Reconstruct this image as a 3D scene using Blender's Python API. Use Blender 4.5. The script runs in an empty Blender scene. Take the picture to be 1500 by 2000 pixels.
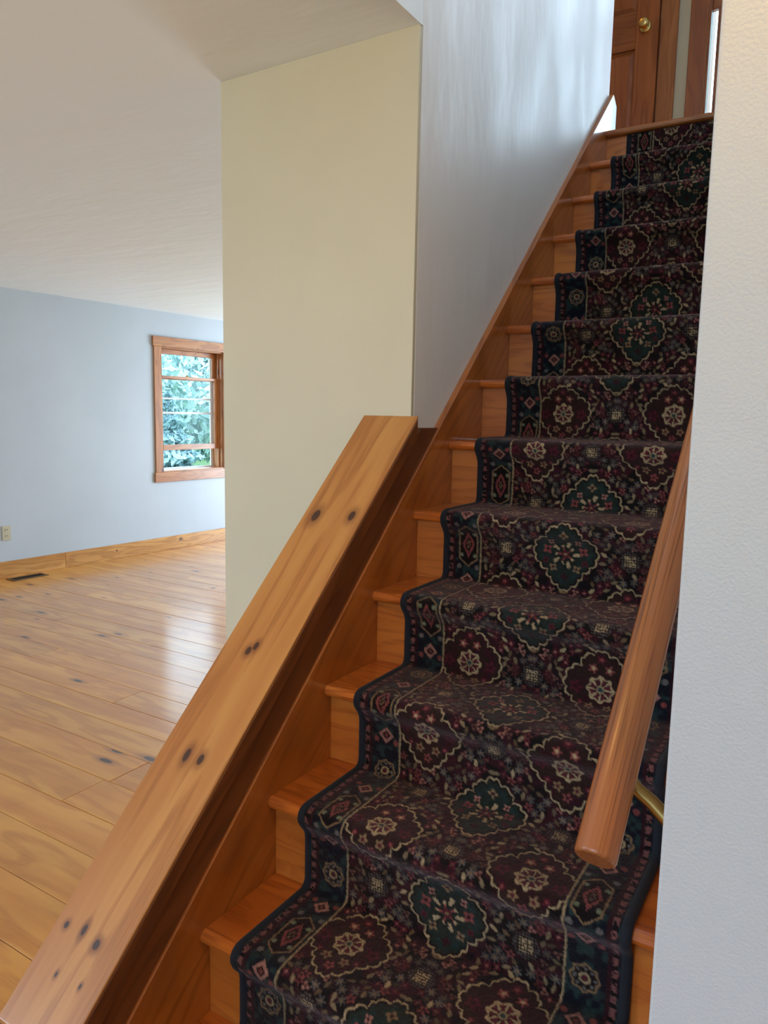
import bpy, bmesh, math, random
import numpy as np
from mathutils import Vector, Matrix

random.seed(7)
RNG = np.random.default_rng(11)
scene = bpy.context.scene
COL = scene.collection

# --------------------------------------------------------------- camera ----
F = 0.46                                  # height of the third tread above the floor; z below is measured from that tread
cam_data = bpy.data.cameras.new('camera')
cam = bpy.data.objects.new('camera', cam_data)
COL.objects.link(cam)
YAW, PIT, ROL = 0.5501, -0.1309, 0.0187
fw = Vector((-math.sin(YAW) * math.cos(PIT), math.cos(YAW) * math.cos(PIT), math.sin(PIT)))
rt = Vector((math.cos(YAW), math.sin(YAW), 0))
up = rt.cross(fw)
rt2 = rt * math.cos(ROL) + up * math.sin(ROL)
up2 = up * math.cos(ROL) - rt * math.sin(ROL)
m = Matrix((rt2, up2, -fw)).transposed().to_4x4()
m.translation = Vector((1.0037, -0.9692, 1.0249 + F))
cam.matrix_world = m
cam_data.sensor_fit = 'VERTICAL'
cam_data.sensor_height = 36.0
cam_data.lens = 1451.6 / 2000 * 36.0
cam_data.clip_start = 0.02
scene.camera = cam

# ---------------------------------------------------------------- light ----
world = bpy.data.worlds.new('world')
scene.world = world
world.use_nodes = True
bg = world.node_tree.nodes['Background']
bg.inputs[0].default_value = (0.60, 0.82, 1.0, 1)
bg.inputs[1].default_value = 5.0

scene.view_settings.view_transform = 'Standard'
scene.view_settings.look = 'None'
scene.view_settings.gamma = 1
scene.view_settings.use_curve_mapping = False
scene.view_settings.exposure = 0.0


def area_light(name, loc, direction, sx, sy, watts, color):
    d = bpy.data.lights.new(name, 'AREA')
    d.shape = 'RECTANGLE'; d.size = sx; d.size_y = sy; d.energy = watts; d.color = color
    o = bpy.data.objects.new(name, d); COL.objects.link(o)
    o.location = (loc[0], loc[1], loc[2] + F)
    o.rotation_euler = Vector(direction).to_track_quat('-Z', 'Y').to_euler()
    return o


DAY = (0.58, 0.79, 1.0)
# daylight coming in through the windows behind the photographer and on the far wall of the living room
area_light('front_window_daylight_a', (-2.85, -2.98, 1.00), (0, 1, 0), 1.35, 1.45, 50, DAY)
area_light('front_window_daylight_b', (0.45, -2.98, 1.00), (0, 1, 0), 1.35, 1.45, 11, (0.45, 0.70, 1.0))
area_light('far_window_daylight', (-3.0, 7.38, 0.72), (0, -1, 0), 2.2, 2.0, 215, DAY)
area_light('landing_window_daylight', (0.70, 3.70, 3.26), (0, -1, 0), 0.74, 1.45, 15, (0.60, 0.79, 1.0))
area_light('added_stairwell_fill', (0.93, 0.75, 3.38), (-1, 0, 0), 1.08, 1.18, 8, (0.80, 0.88, 1.0))  # added fill light that lifts the left stairwell wall
WARM = (1.0, 0.57, 0.15)
# ceiling lamps, built further down: (x, y, bulb height, ceiling height, watts, label)
LAMPS = [(1.08, -0.54, 1.82, 2.03, 16.0, 'small flush ceiling lamp in the entry hall beside the right stair wall'),
         (-0.50, -0.75, 1.85, 2.03, 10.0, 'small flush ceiling lamp over the foot of the stairs'),
         (-1.0, 2.95, 4.45, 4.70, 6.5, 'small flush ceiling lamp in the upstairs hall')]

# ------------------------------------------------------------ materials ----
def srgb(r, g, b):
    def f(c):
        c /= 255.0
        return c / 12.92 if c <= 0.04045 else ((c + 0.055) / 1.055) ** 2.4
    return (f(r), f(g), f(b), 1.0)


class NT:
    """small helper around a material's node tree"""
    def __init__(self, name):
        self.m = bpy.data.materials.new(name)
        self.m.use_nodes = True
        self.t = self.m.node_tree
        self.bsdf = self.t.nodes['Principled BSDF']

    def n(self, typ, **kw):
        x = self.t.nodes.new(typ)
        for k, v in kw.items():
            setattr(x, k, v)
        return x

    def put(self, sock, v):
        if isinstance(v, bpy.types.NodeSocket):
            self.t.links.new(v, sock)
        else:
            sock.default_value = v

    def math(self, op, a, b=0.0, c=None, clamp=False):
        x = self.n('ShaderNodeMath', operation=op)
        x.use_clamp = clamp
        self.put(x.inputs[0], a); self.put(x.inputs[1], b)
        if c is not None:
            self.put(x.inputs[2], c)
        return x.outputs[0]

    def vmath(self, op, a, b=(0, 0, 0)):
        x = self.n('ShaderNodeVectorMath', operation=op)
        self.put(x.inputs[0], a); self.put(x.inputs[1], b)
        return x.outputs[1] if op in ('LENGTH', 'DISTANCE') else x.outputs[0]

    def noise(self, vec, scale=1.0, detail=3.0, rough=0.55):
        x = self.n('ShaderNodeTexNoise')
        self.put(x.inputs['Vector'], vec)
        x.inputs['Scale'].default_value = scale
        x.inputs['Detail'].default_value = detail
        x.inputs['Roughness'].default_value = rough
        return x.outputs['Fac']

    def smooth(self, v, lo, hi, a=0.0, b=1.0):
        x = self.n('ShaderNodeMapRange', interpolation_type='SMOOTHSTEP')
        self.put(x.inputs['Value'], v)
        x.inputs['From Min'].default_value = lo; x.inputs['From Max'].default_value = hi
        x.inputs['To Min'].default_value = a; x.inputs['To Max'].default_value = b
        return x.outputs['Result']

    def mix(self, f, a, b, mode='MIX'):
        x = self.n('ShaderNodeMix', data_type='RGBA', blend_type=mode)
        self.put(x.inputs[0], f); self.put(x.inputs[6], a); self.put(x.inputs[7], b)
        return x.outputs[2]

    def bump(self, h, strength, dist):
        x = self.n('ShaderNodeBump')
        x.inputs['Strength'].default_value = strength
        x.inputs['Distance'].default_value = dist
        self.put(x.inputs['Height'], h)
        self.t.links.new(x.outputs[0], self.bsdf.inputs['Normal'])

    def set(self, **kw):
        for k, v in kw.items():
            self.put(self.bsdf.inputs[k.replace('_', ' ')], v)


def paint(name, col, rough=0.55, bump=0.15, bscale=260, patch=0.03, spec=0.5):
    t = NT(name)
    tc = t.n('ShaderNodeTexCoord').outputs['Object']
    big = t.noise(tc, 1.3, 3)
    lo = tuple(c * (1 - patch) for c in col[:3]) + (1,)
    hi = tuple(min(1, c * (1 + patch)) for c in col[:3]) + (1,)
    t.set(Base_Color=t.mix(t.smooth(big, 0.35, 0.65), lo, hi), Roughness=rough)
    t.bsdf.inputs['Specular IOR Level'].default_value = spec
    h = t.noise(tc, bscale, 2)
    t.bump(h, bump, 0.002)
    return t.m


def plaster_wavy(name, col, rough=0.4):
    """wall paint over hand-taped plaster: slow waves in the surface and uneven sheen"""
    t = NT(name)
    tc = t.n('ShaderNodeTexCoord').outputs['Object']
    v = t.vmath('MULTIPLY', tc, (1, 3.2, 1.2))
    w = t.noise(v, 1.6, 3)
    fine = t.noise(tc, 220, 2)
    t.set(Base_Color=col, Roughness=t.smooth(w, 0.3, 0.7, rough - 0.06, rough + 0.06))
    t.bump(t.math('ADD', t.math('MULTIPLY', w, 14.0), t.math('MULTIPLY', fine, 0.35)), 0.25, 0.0022)
    return t.m


def wood(name, light, mid, dark, rough=0.3, coat=0.4, coat_rough=0.12, rings=26.0, knots=None, knot_list=(), tint=0.12,
         across=5.0, along=0.8, stain=0.0, fib=0.35, warp=0.25):
    """Pine: contour lines of a stretched noise give the flat-sawn grain; knots bend it.
    'gc' is the point in board coordinates: x along the grain, y across, z through."""
    t = NT(name)
    at = t.n('ShaderNodeAttribute', attribute_name='gc').outputs['Vector']
    oi = t.n('ShaderNodeObjectInfo').outputs['Random']
    off = t.n('ShaderNodeCombineXYZ')
    t.put(off.inputs[0], t.math('MULTIPLY', oi, 53.0)); t.put(off.inputs[1], t.math('MULTIPLY', oi, 17.0))
    v = t.vmath('ADD', at, off.outputs[0])
    kd = None
    for (u, w, ru, rw) in knot_list:
        u += 0.1695
        d = t.vmath('LENGTH', t.vmath('MULTIPLY', t.vmath('SUBTRACT', at, (u, w, 0)), (1 / ru, 1 / rw, 0)))
        kd = d if kd is None else t.math('MINIMUM', kd, d)
    if knots:
        dens_u, dens_w, rk = knots
        vo = t.n('ShaderNodeTexVoronoi', voronoi_dimensions='2D', feature='F1')
        t.put(vo.inputs['Vector'], t.vmath('MULTIPLY', v, (dens_u, dens_w, 1)))
        vo.inputs['Scale'].default_value = 1.0
        # a knot only in some of the cells, each of its own size
        sepc = t.n('ShaderNodeSeparateColor'); t.put(sepc.inputs[0], vo.outputs['Color'])
        size = t.math('MULTIPLY', t.smooth(sepc.outputs[0], 0.35, 1.0), rk)
        d = t.math('DIVIDE', vo.outputs['Distance'], t.math('ADD', size, 0.0008))
        kd = d if kd is None else t.math('MINIMUM', kd, d)
    low = t.noise(t.vmath('MULTIPLY', v, (along, across, across)), 1.0, 2.5)
    if kd is not None:
        bend = t.math('DIVIDE', warp, t.math('ADD', t.math('MULTIPLY', kd, kd), 1.2))
        low = t.math('ADD', low, bend)
    ring = t.math('SINE', t.math('MULTIPLY', low, rings * 6.283))
    ring = t.smooth(ring, -0.2, 1.0)
    band = t.noise(t.vmath('MULTIPLY', v, (0.7, 9, 9)), 1.0, 3)
    fibre = t.noise(t.vmath('MULTIPLY', v, (9, 240, 240)), 1.0, 3)
    c = t.mix(t.smooth(band, 0.3, 0.72), light, mid)
    c = t.mix(t.math('MULTIPLY', ring, 0.55), c, mid)
    c = t.mix(t.math('MULTIPLY', t.math('MULTIPLY', ring, t.smooth(fibre, 0.35, 0.65)), fib), c, dark)
    c = t.mix(t.math('MULTIPLY', t.smooth(fibre, 0.58, 0.8), fib * 0.8), c, dark)
    if stain:
        s = t.noise(t.vmath('MULTIPLY', v, (2.2, 3.0, 3.0)), 1.0, 4)
        c = t.mix(t.math('MULTIPLY', t.smooth(s, 0.48, 0.75), stain), c, dark)
    if kd is not None:
        halo = t.smooth(kd, 0.8, 2.6, 0.6, 0.0)
        c = t.mix(halo, c, dark)
        c = t.mix(t.smooth(kd, 0.7, 1.05, 0.93, 0.0), c, srgb(52, 24, 14))
    g = t.math('ADD', t.math('MULTIPLY', oi, 2 * tint), 1 - tint)
    gcol = t.n('ShaderNodeCombineColor')
    t.put(gcol.inputs[0], g); t.put(gcol.inputs[1], g); t.put(gcol.inputs[2], g)
    c = t.mix(1.0, c, gcol.outputs[0], 'MULTIPLY')
    t.set(Base_Color=c, Roughness=rough, Coat_Weight=coat, Coat_Roughness=coat_rough)
    t.bump(t.math('ADD', t.math('MULTIPLY', fibre, 0.6), ring), 0.10, 0.0006)
    return t.m


def plain(name, col, rough=0.5, metal=0.0, **kw):
    t = NT(name)
    tc = t.n('ShaderNodeTexCoord').outputs['Object']
    nz = t.noise(tc, 40, 3)
    lo = tuple(c * 0.92 for c in col[:3]) + (1,)
    t.set(Base_Color=t.mix(nz, lo, col), Roughness=rough, Metallic=metal)
    for k, v in kw.items():
        t.put(t.bsdf.inputs[k.replace('_', ' ')], v)
    return t.m


M = {}
M['white'] = paint('wall_paint_white', (0.74, 0.75, 0.76, 1), 0.6)
M['pale_blue'] = paint('wall_paint_pale_blue', (0.48, 0.51, 0.555, 1), 0.55)
M['ceiling'] = plaster_wavy('ceiling_paint', (0.85, 0.88, 0.89, 1), 0.55)
M['cream'] = paint('wall_paint_cream', (0.61, 0.55, 0.405, 1), 0.55, 0.06)
M['stairwell'] = plaster_wavy('stairwell_paint', (0.80, 0.755, 0.72, 1), 0.44)
M['orange_peel'] = paint('wall_paint_orange_peel', (0.55, 0.575, 0.615, 1), 0.5, 0.32, 330, 0.02)
M['floor'] = wood('floor_pine', srgb(222, 156, 66), srgb(200, 126, 42), srgb(130, 72, 24), 0.42, 0.85, 0.19, 7, (1.7, 5.2, 0.08), tint=0.08,
                  stain=0.25, fib=0.18)
M['subfloor'] = plain('subfloor_dark', srgb(70, 38, 18), 0.8)
KN = [(0.756, -0.137, .022, .012), (0.767, -0.031, .018, .010), (0.367, -0.089, .012, .007), (0.352, -0.102, .012, .008), (0.0954, -0.103, .017, .008),
      (0.096, -0.064, .013, .008), (-0.2586, -0.148, .007, .006), (-0.252, -0.103, .011, .006), (-0.262, -0.060, .010, .008),
      (-0.329, -0.1075, .005, .003), (-0.325, -0.0445, .005, .003)]
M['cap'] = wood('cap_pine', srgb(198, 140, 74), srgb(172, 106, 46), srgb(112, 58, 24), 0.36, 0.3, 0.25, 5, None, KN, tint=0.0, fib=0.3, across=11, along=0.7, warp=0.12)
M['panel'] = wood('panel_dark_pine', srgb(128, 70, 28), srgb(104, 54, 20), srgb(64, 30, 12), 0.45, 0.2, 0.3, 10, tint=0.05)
M['skirt'] = wood('skirt_pine', srgb(186, 106, 40), srgb(162, 86, 28), srgb(112, 52, 16), 0.30, 0.8, 0.10, 12, (1.6, 6, 0.05), tint=0.06)
M['tread'] = wood('tread_pine', srgb(204, 112, 40), srgb(178, 88, 28), srgb(122, 52, 14), 0.28, 0.9, 0.08, 18, None, tint=0.05, fib=0.5)
M['riser'] = wood('riser_pine', srgb(206, 122, 48), srgb(186, 100, 36), srgb(126, 60, 18), 0.32, 0.6, 0.14, 16, (2.3, 9, 0.10), tint=0.06)
M['rail'] = wood('rail_oak', srgb(174, 110, 62), srgb(150, 86, 44), srgb(84, 42, 20), 0.36, 0.4, 0.2, 9, tint=0.0, fib=0.6, across=45, along=0.8)
M['trim'] = wood('trim_pine', srgb(190, 128, 74), srgb(166, 100, 52), srgb(98, 50, 24), 0.38, 0.3, 0.2, 12, (2.0, 7, 0.10), tint=0.06)
M['base'] = wood('baseboard_pine', srgb(206, 150, 84), srgb(180, 120, 58), srgb(104, 56, 24), 0.38, 0.3, 0.2, 12, (2.6, 3.5, 0.11), tint=0.05)
M['door'] = wood('door_pine', srgb(172, 100, 46), srgb(146, 78, 32), srgb(94, 44, 16), 0.36, 0.4, 0.2, 12, tint=0.08)
M['brass'] = plain('polished_brass', (0.72, 0.52, 0.20, 1), 0.22, 1.0)
M['brass_dull'] = plain('aged_brass', (0.34, 0.23, 0.08, 1), 0.36, 1.0)
M['plastic'] = plain('ivory_plastic', srgb(196, 186, 160), 0.4)
M['slot'] = plain('dark_slot', srgb(30, 26, 22), 0.7)
M['vent'] = plain('vent_brown_metal', srgb(120, 96, 70), 0.45, 0.6)
M['storm'] = plain('storm_frame_white', (0.85, 0.87, 0.88, 1), 0.4)
M['binding'] = plain('navy_binding', srgb(10, 16, 30), 0.9, Sheen_Weight=0.05)
M['leaf'] = plain('tree_leaves', (0.48, 0.65, 0.64, 1), 0.5)  # pale cyan: outdoor haze is put into the leaf colour
M['leaf2'] = plain('conifer_needles', (0.38, 0.54, 0.57, 1), 0.5)  # same haze put into the needle colour
M['bark'] = plain('tree_bark', srgb(92, 82, 74), 0.9)
M['grass'] = plain('lawn_grass', (0.20, 0.33, 0.14, 1), 0.9)
M['shade'] = plain('lamp_glass', (0.9, 0.8, 0.6, 1), 0.4)

_t = NT('window_glass')
_t.set(Base_Color=(1, 1, 1, 1), Roughness=0.0, IOR=1.12)
_t.bsdf.inputs['Transmission Weight'].default_value = 1.0
M['glass'] = _t.m

_t = NT('carpet_pile')
_c = _t.n('ShaderNodeAttribute', attribute_name='Col').outputs['Color']
_tc = _t.n('ShaderNodeTexCoord').outputs['Object']
_nz = _t.noise(_tc, 420, 2)
_t.set(Base_Color=_t.mix(1.0, _c, _t.mix(_nz, (0.55, 0.55, 0.55, 1), (1.4, 1.4, 1.4, 1)), 'MULTIPLY'), Roughness=0.9)
_t.bsdf.inputs['Specular IOR Level'].default_value = 0.15
_t.bsdf.inputs['Sheen Weight'].default_value = 0.22
_t.bsdf.inputs['Sheen Roughness'].default_value = 0.45
_t.bsdf.inputs['Sheen Tint'].default_value = (0.9, 0.6, 0.62, 1)
_t.bump(_nz, 0.7, 0.003)
M['carpet'] = _t.m

# -------------------------------------------------------------- helpers ----
ORG = {}


def empty(name, loc, label=None, cat=None, group=None, kind=None):
    o = bpy.data.objects.new(name, None)
    COL.objects.link(o)
    w = Vector((loc[0], loc[1], loc[2] + F))
    o.location = w
    o.empty_display_size = 0.1
    ORG[o] = w
    tag(o, label, cat, group, kind)
    return o


def tag(o, label=None, cat=None, group=None, kind=None):
    if label: o['label'] = label
    if cat: o['category'] = cat
    if group: o['group'] = group
    if kind: o['kind'] = kind
    return o


GX = ((1, 0, 0), (0, 1, 0), (0, 0, 1))
GY = ((0, 1, 0), (1, 0, 0), (0, 0, 1))
GZ = ((0, 0, 1), (1, 0, 0), (0, 1, 0))


def link(name, verts, faces, mat, parent=None, grain=None, smooth=False, raw_grain=False):
    v = np.asarray(verts, dtype=float).copy()
    v[:, 2] += F
    lo, hi = v.min(0), v.max(0)
    org = np.array([(lo[0] + hi[0]) / 2, (lo[1] + hi[1]) / 2, lo[2]])
    me = bpy.data.meshes.new(name)
    me.from_pydata([tuple(q) for q in (v - org)], [], [tuple(f) for f in faces])
    me.materials.append(M[mat] if isinstance(mat, str) else mat)
    if grain is not None:
        G = np.asarray(grain, dtype=float)
        gc = (np.asarray(verts, dtype=float) if raw_grain else (v - org)) @ G.T
        a = me.attributes.new('gc', 'FLOAT_VECTOR', 'POINT')
        a.data.foreach_set('vector', gc.astype(np.float32).ravel())
    if smooth:
        me.polygons.foreach_set('use_smooth', [True] * len(me.polygons))
    me.update()
    o = bpy.data.objects.new(name, me)
    COL.objects.link(o)
    ow = Vector(org)
    ORG[o] = ow
    if parent is not None:
        o.parent = parent
        o.location = ow - ORG[parent]
    else:
        o.location = ow
    return o


def copy_part(src, parent, delta):
    o = src.copy()
    COL.objects.link(o)
    o.parent = parent
    o.location = src.location + Vector(delta)
    ORG[o] = ORG[src] + Vector(delta)
    return o


def bm_data(bm):
    bm.verts.index_update()
    v = [tuple(q.co) for q in bm.verts]
    f = [[q.index for q in p.verts] for p in bm.faces]
    bm.free()
    return v, f


def hexa(c8, bevel=0.0, seg=1):
    """c8: bottom ring (4) then top ring (4), counter-clockwise seen from above"""
    bm = bmesh.new()
    vs = [bm.verts.new(c) for c in c8]
    for f in ((3, 2, 1, 0), (4, 5, 6, 7), (0, 1, 5, 4), (1, 2, 6, 5), (2, 3, 7, 6), (3, 0, 4, 7)):
        bm.faces.new([vs[i] for i in f])
    bmesh.ops.recalc_face_normals(bm, faces=bm.faces)
    if bevel:
        bmesh.ops.bevel(bm, geom=list(bm.edges), offset=bevel, segments=seg, affect='EDGES', profile=0.5)
    return bm_data(bm)


def box_c(x0, x1, y0, y1, z0, z1):
    return [(x0, y0, z0), (x1, y0, z0), (x1, y1, z0), (x0, y1, z0), (x0, y0, z1), (x1, y0, z1), (x1, y1, z1), (x0, y1, z1)]


def box(name, b, mat, parent=None, bevel=0.0, grain=None, seg=1, fn=None, **kw):
    c = box_c(*b)
    if fn:
        c = [fn(*q) for q in c]
    v, f = hexa(c, bevel, seg)
    return link(name, v, f, mat, parent, grain, **kw)


def multi(name, boxes, mat, parent=None, fn=None, grain=None):
    V, Fc = [], []
    for b in boxes:
        c = box_c(*b)
        if fn:
            c = [fn(*q) for q in c]
        v, f = hexa(c)
        n = len(V)
        V += v
        Fc += [[i + n for i in q] for q in f]
    return link(name, V, Fc, mat, parent, grain)


def prism(name, poly, x0, x1, mat, parent=None, bevel=0.0, grain=None, seg=1, **kw):
    """poly in (y,z), extruded along x"""
    bm = bmesh.new()
    a = [bm.verts.new((x0, y, z)) for y, z in poly]
    b = [bm.verts.new((x1, y, z)) for y, z in poly]
    bm.faces.new(a); bm.faces.new(b)
    n = len(poly)
    for i in range(n):
        bm.faces.new((a[i], a[(i + 1) % n], b[(i + 1) % n], b[i]))
    bmesh.ops.recalc_face_normals(bm, faces=bm.faces)
    if bevel:
        bmesh.ops.bevel(bm, geom=list(bm.edges), offset=bevel, segments=seg, affect='EDGES', profile=0.5)
    v, f = bm_data(bm)
    return link(name, v, f, mat, parent, grain, **kw)


def tube(path, rads, n=16, cap=True):
    """rings swept along a path of points"""
    P = [Vector(p) for p in path]
    V, Fc = [], []
    ref = Vector((0.3, 0.1, 1)).normalized()
    for i, p in enumerate(P):
        d = (P[min(i + 1, len(P) - 1)] - P[max(i - 1, 0)]).normalized()
        a = d.cross(ref).normalized(); b = d.cross(a)
        rr = rads[i] if hasattr(rads, '__len__') else rads
        for k in range(n):
            t = 2 * math.pi * k / n
            V.append(tuple(p + a * rr * math.cos(t) + b * rr * math.sin(t)))
    for i in range(len(P) - 1):
        for k in range(n):
            Fc.append((i * n + k, i * n + (k + 1) % n, (i + 1) * n + (k + 1) % n, (i + 1) * n + k))
    if cap:
        Fc.append(tuple(range(n - 1, -1, -1)))
        Fc.append(tuple((len(P) - 1) * n + k for k in range(n)))
    return V, Fc


def lathe(prof, origin, axis, n=24):
    """prof: (distance along axis, radius)"""
    ax = Vector(axis).normalized()
    a = ax.orthogonal().normalized(); b = ax.cross(a)
    V, Fc = [], []
    for d, r in prof:
        for k in range(n):
            t = 2 * math.pi * k / n
            V.append(tuple(Vector(origin) + ax * d + (a * math.cos(t) + b * math.sin(t)) * r))
    for i in range(len(prof) - 1):
        for k in range(n):
            Fc.append((i * n + k, i * n + (k + 1) % n, (i + 1) * n + (k + 1) % n, (i + 1) * n + k))
    Fc.append(tuple(range(n - 1, -1, -1)))
    Fc.append(tuple((len(prof) - 1) * n + k for k in range(n)))
    return V, Fc


# ------------------------------------------------------------- geometry ----
R, G = 0.19, 0.2061                      # rise and run of one step
S = R / G
FL = -F                                  # floor
CE = 2.03                                # lower ceiling
LD = 12 * R                              # upper landing
UC = LD + 2.42                           # upper ceiling
XW = -0.02                               # left stairwell wall
XR = 0.89                                # right stairwell wall
YE = -0.277                              # near end of the right stairwell wall
YC = 0.836                               # face of the cream wall
XC = -0.7225                             # left edge of the cream wall
YB = 3.60                                # back wall of the upper landing
FARY, FRONTY, RIGHTX = 7.5, -3.0, 2.8
SKH = 0.095                              # skirt board above the nosing line
SL = (0, G / math.hypot(G, R), R / math.hypot(G, R))
SN = (0, -SL[2], SL[1])
GS = (SL, (1, 0, 0), SN)                 # grain along the slope

A3 = math.radians(3.0)
LT = Vector((math.sin(A3), math.cos(A3), 0))
LN = Vector((math.cos(A3), -math.sin(A3), 0))


def LWp(d, u, z):
    """point of the living room's left wall: d into the room, u along it"""
    p = Vector((-5.1, 4.0, 0)) + LN * d + LT * u
    return (p.x, p.y, z)


GL = (tuple(LT), (0, 0, 1), tuple(LN))   # grain along the left wall


def wall_with_hole(name, mat, along, thick, zr, hole, fn=None, parent=None):
    """boxes are (thickness, along, z); hole (a0, a1, z0, z1)"""
    a0, a1 = along; z0, z1 = zr; h0, h1, k0, k1 = hole
    t0, t1 = thick
    bs = [(t0, t1, a0, h0, z0, z1), (t0, t1, h1, a1, z0, z1), (t0, t1, h0, h1, z0, k0), (t0, t1, h0, h1, k1, z1)]
    return multi(name, bs, mat, parent, fn)


# ---- floor planks
floor = empty('floor', (-2.0, 1.7, FL), 'wide knotty pine plank floor of the living room', None, None, 'structure')
box('subfloor', (-5.7, RIGHTX, FRONTY, FARY, FL - 0.06, FL - 0.019), 'subfloor', floor)
seams = [0.11, 0.305, 0.50, 0.67, 0.868, 1.066, 1.243, 1.408, 1.60, 1.80, 1.985, 2.16, 2.36, 2.55, 2.73, 2.93, 3.10, 3.25]
while seams[-1] < FARY - 0.1: seams.append(seams[-1] + random.choice((0.17, 0.19, 0.2)))
seams[-1] = FARY
while seams[0] > FRONTY + 0.3: seams.insert(0, seams[0] - 0.36)
seams[0] = FRONTY
for k in range(len(seams) - 1):
    y0, y1 = seams[k], seams[k + 1]
    xs = [-5.6]
    if abs(y0 - 1.408) < 0.01: xs += [-2.06, 0.6]
    elif abs(y0 - 0.67) < 0.01: xs += [-3.9, -1.42]
    else:
        x = -5.6 + random.uniform(1.2, 3.4)
        while x < RIGHTX - 0.6:
            xs.append(x); x += random.uniform(2.2, 3.6)
    xs.append(RIGHTX)
    for i in range(len(xs) - 1):
        dz = random.uniform(-0.0006, 0.0006)
        if y0 > YC + 0.2 and xs[i] > XC: continue
        x1 = xs[i + 1]
        if y0 > YC + 0.2: x1 = min(x1, XC + 0.05)
        box('plank', (xs[i] + 0.0008, x1 - 0.0008, y0 + 0.0009, y1 - 0.0009, FL - 0.019, FL + dz), 'floor', floor, 0.0016, GX)

# ---- ceiling slab above the living room and hall, open over the stairs
YO = -0.55
multi('ceiling', [(-5.7, XW - 0.06, FRONTY, FARY, CE, LD - 0.022), (XW - 0.06, XW, FRONTY, YC + 0.0135, CE, LD - 0.022), (XW, RIGHTX, FRONTY, YO, CE, LD - 0.022), (XR + 0.06, RIGHTX, YO, FARY, CE, LD - 0.022),
                  (XW, XR, 12 * G + 0.125, FARY, CE, LD - 0.022)], 'ceiling')['kind'] = 'structure'
box('ceiling_upper', (-2.0, RIGHTX, YO - 0.1, YB + 0.1, UC, UC + 0.1), 'white')['kind'] = 'structure'

# ---- walls
WU0, WU1, WZ0, WZ1 = 0.470, 1.325, 0.376, 1.676      # window opening in the left wall
wl = wall_with_hole('wall_left', 'pale_blue', (-8.4, 3.7), (-0.15, 0.0), (FL - 0.02, CE + 0.02), (WU0, WU1, WZ0, WZ1), fn=LWp)
wl['kind'] = 'structure'
# front wall with the two windows behind the photographer
multi('wall_front', [(-5.7, -3.53, FRONTY - 0.15, FRONTY, FL, CE), (-2.17, -0.23, FRONTY - 0.15, FRONTY, FL, CE), (1.13, RIGHTX, FRONTY - 0.15, FRONTY, FL, CE),
                     (-3.53, -2.17, FRONTY - 0.15, FRONTY, FL, 0.27), (-3.53, -2.17, FRONTY - 0.15, FRONTY, 1.73, CE),
                     (-0.23, 1.13, FRONTY - 0.15, FRONTY, FL, 0.27), (-0.23, 1.13, FRONTY - 0.15, FRONTY, 1.73, CE)], 'white')['kind'] = 'structure'
multi('wall_far', [(-5.7, -4.11, FARY, FARY + 0.15, FL, CE), (-1.89, XC + 0.1, FARY, FARY + 0.15, FL, CE), (-4.11, -1.89, FARY, FARY + 0.15, 1.73, CE),
                   (-4.11, -1.89, FARY, FARY + 0.15, FL, -0.30)], 'white')['kind'] = 'structure'
box('wall_right', (RIGHTX, RIGHTX + 0.15, FRONTY - 0.15, YE + 0.2, FL, CE), 'white')['kind'] = 'structure'
box('wall_closet_front', (XC, XW - 0.0015, YC, YC + 0.014, FL, CE), 'cream', None, 0.0012)['kind'] = 'structure'
box('wall_closet_side', (XC, XC + 0.1, YC + 0.014, FARY, FL, CE), 'cream')['kind'] = 'structure'
# stairwell, left: full height from the corner to the landing, and only above the ceiling nearer the photographer
multi('wall_stair_left', [(XW - 0.12, XW, YC + 0.014, 2.562, FL, UC), (XW - 0.12, XW, YO - 0.1, YC + 0.014, LD - 0.021, UC)], 'stairwell')['kind'] = 'structure'
multi('wall_stair_front', [(XW - 0.12, XR + 0.12, YO - 0.12, YO, LD - 0.021, UC)], 'stairwell')['kind'] = 'structure'
W6 = (0.20, 1.30, LD + 0.50, LD + 1.70)  # opening for the added stairwell fill
multi('wall_stair_right', [(XR, XR + 0.12, YE + 0.0125, 2.6, FL, W6[2]), (XR, XR + 0.12, YO - 0.1, W6[0], W6[2], UC), (XR, XR + 0.12, W6[1], 2.6, W6[2], UC), (XR, XR + 0.12, W6[0], W6[1], W6[3], UC), (XR, XR + 0.12, YO - 0.1, YE + 0.0125, LD - 0.021, W6[2])], 'stairwell')['kind'] = 'structure'
box('wall_hall_right', (XR - 0.0, RIGHTX, YE, YE + 0.012, FL, CE), 'orange_peel', None, 0.003, seg=2)['kind'] = 'structure'
W2 = (0.195, 1.10, LD + 0.22, LD + 1.75)
wall_with_hole('wall_upper_back', 'cream', (-2.0, RIGHTX), (YB, YB + 0.15), (LD, UC), W2,
               fn=lambda d, u, z: (u, d, z))['kind'] = 'structure'
box('wall_upper_left', (-2.0, -1.9, 2.0, YB, LD, UC), 'white')['kind'] = 'structure'
box('wall_upper_left_side', (-2.0, XW - 0.12, 1.95, 2.05, LD, UC), 'white')['kind'] = 'structure'
box('wall_upper_right', (RIGHTX - 0.1, RIGHTX, 2.0, YB, LD, UC), 'white')['kind'] = 'structure'
box('wall_upper_right_side', (XR + 0.12, RIGHTX, 2.0, 2.1, LD, UC), 'white')['kind'] = 'structure'

# ---- baseboard of the left wall: two lengths that meet left of the vent
bb = empty('baseboard_left', LWp(0, -0.7, FL), 'knotty pine baseboard along the living room wall', None, None, 'structure')
for a, b in ((-4.4, -0.686), (-0.684, 3.6)):
    box('board', (0.0005, 0.018, a, b, FL, FL + 0.143), 'base', bb, 0.002, GL, fn=LWp)

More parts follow.
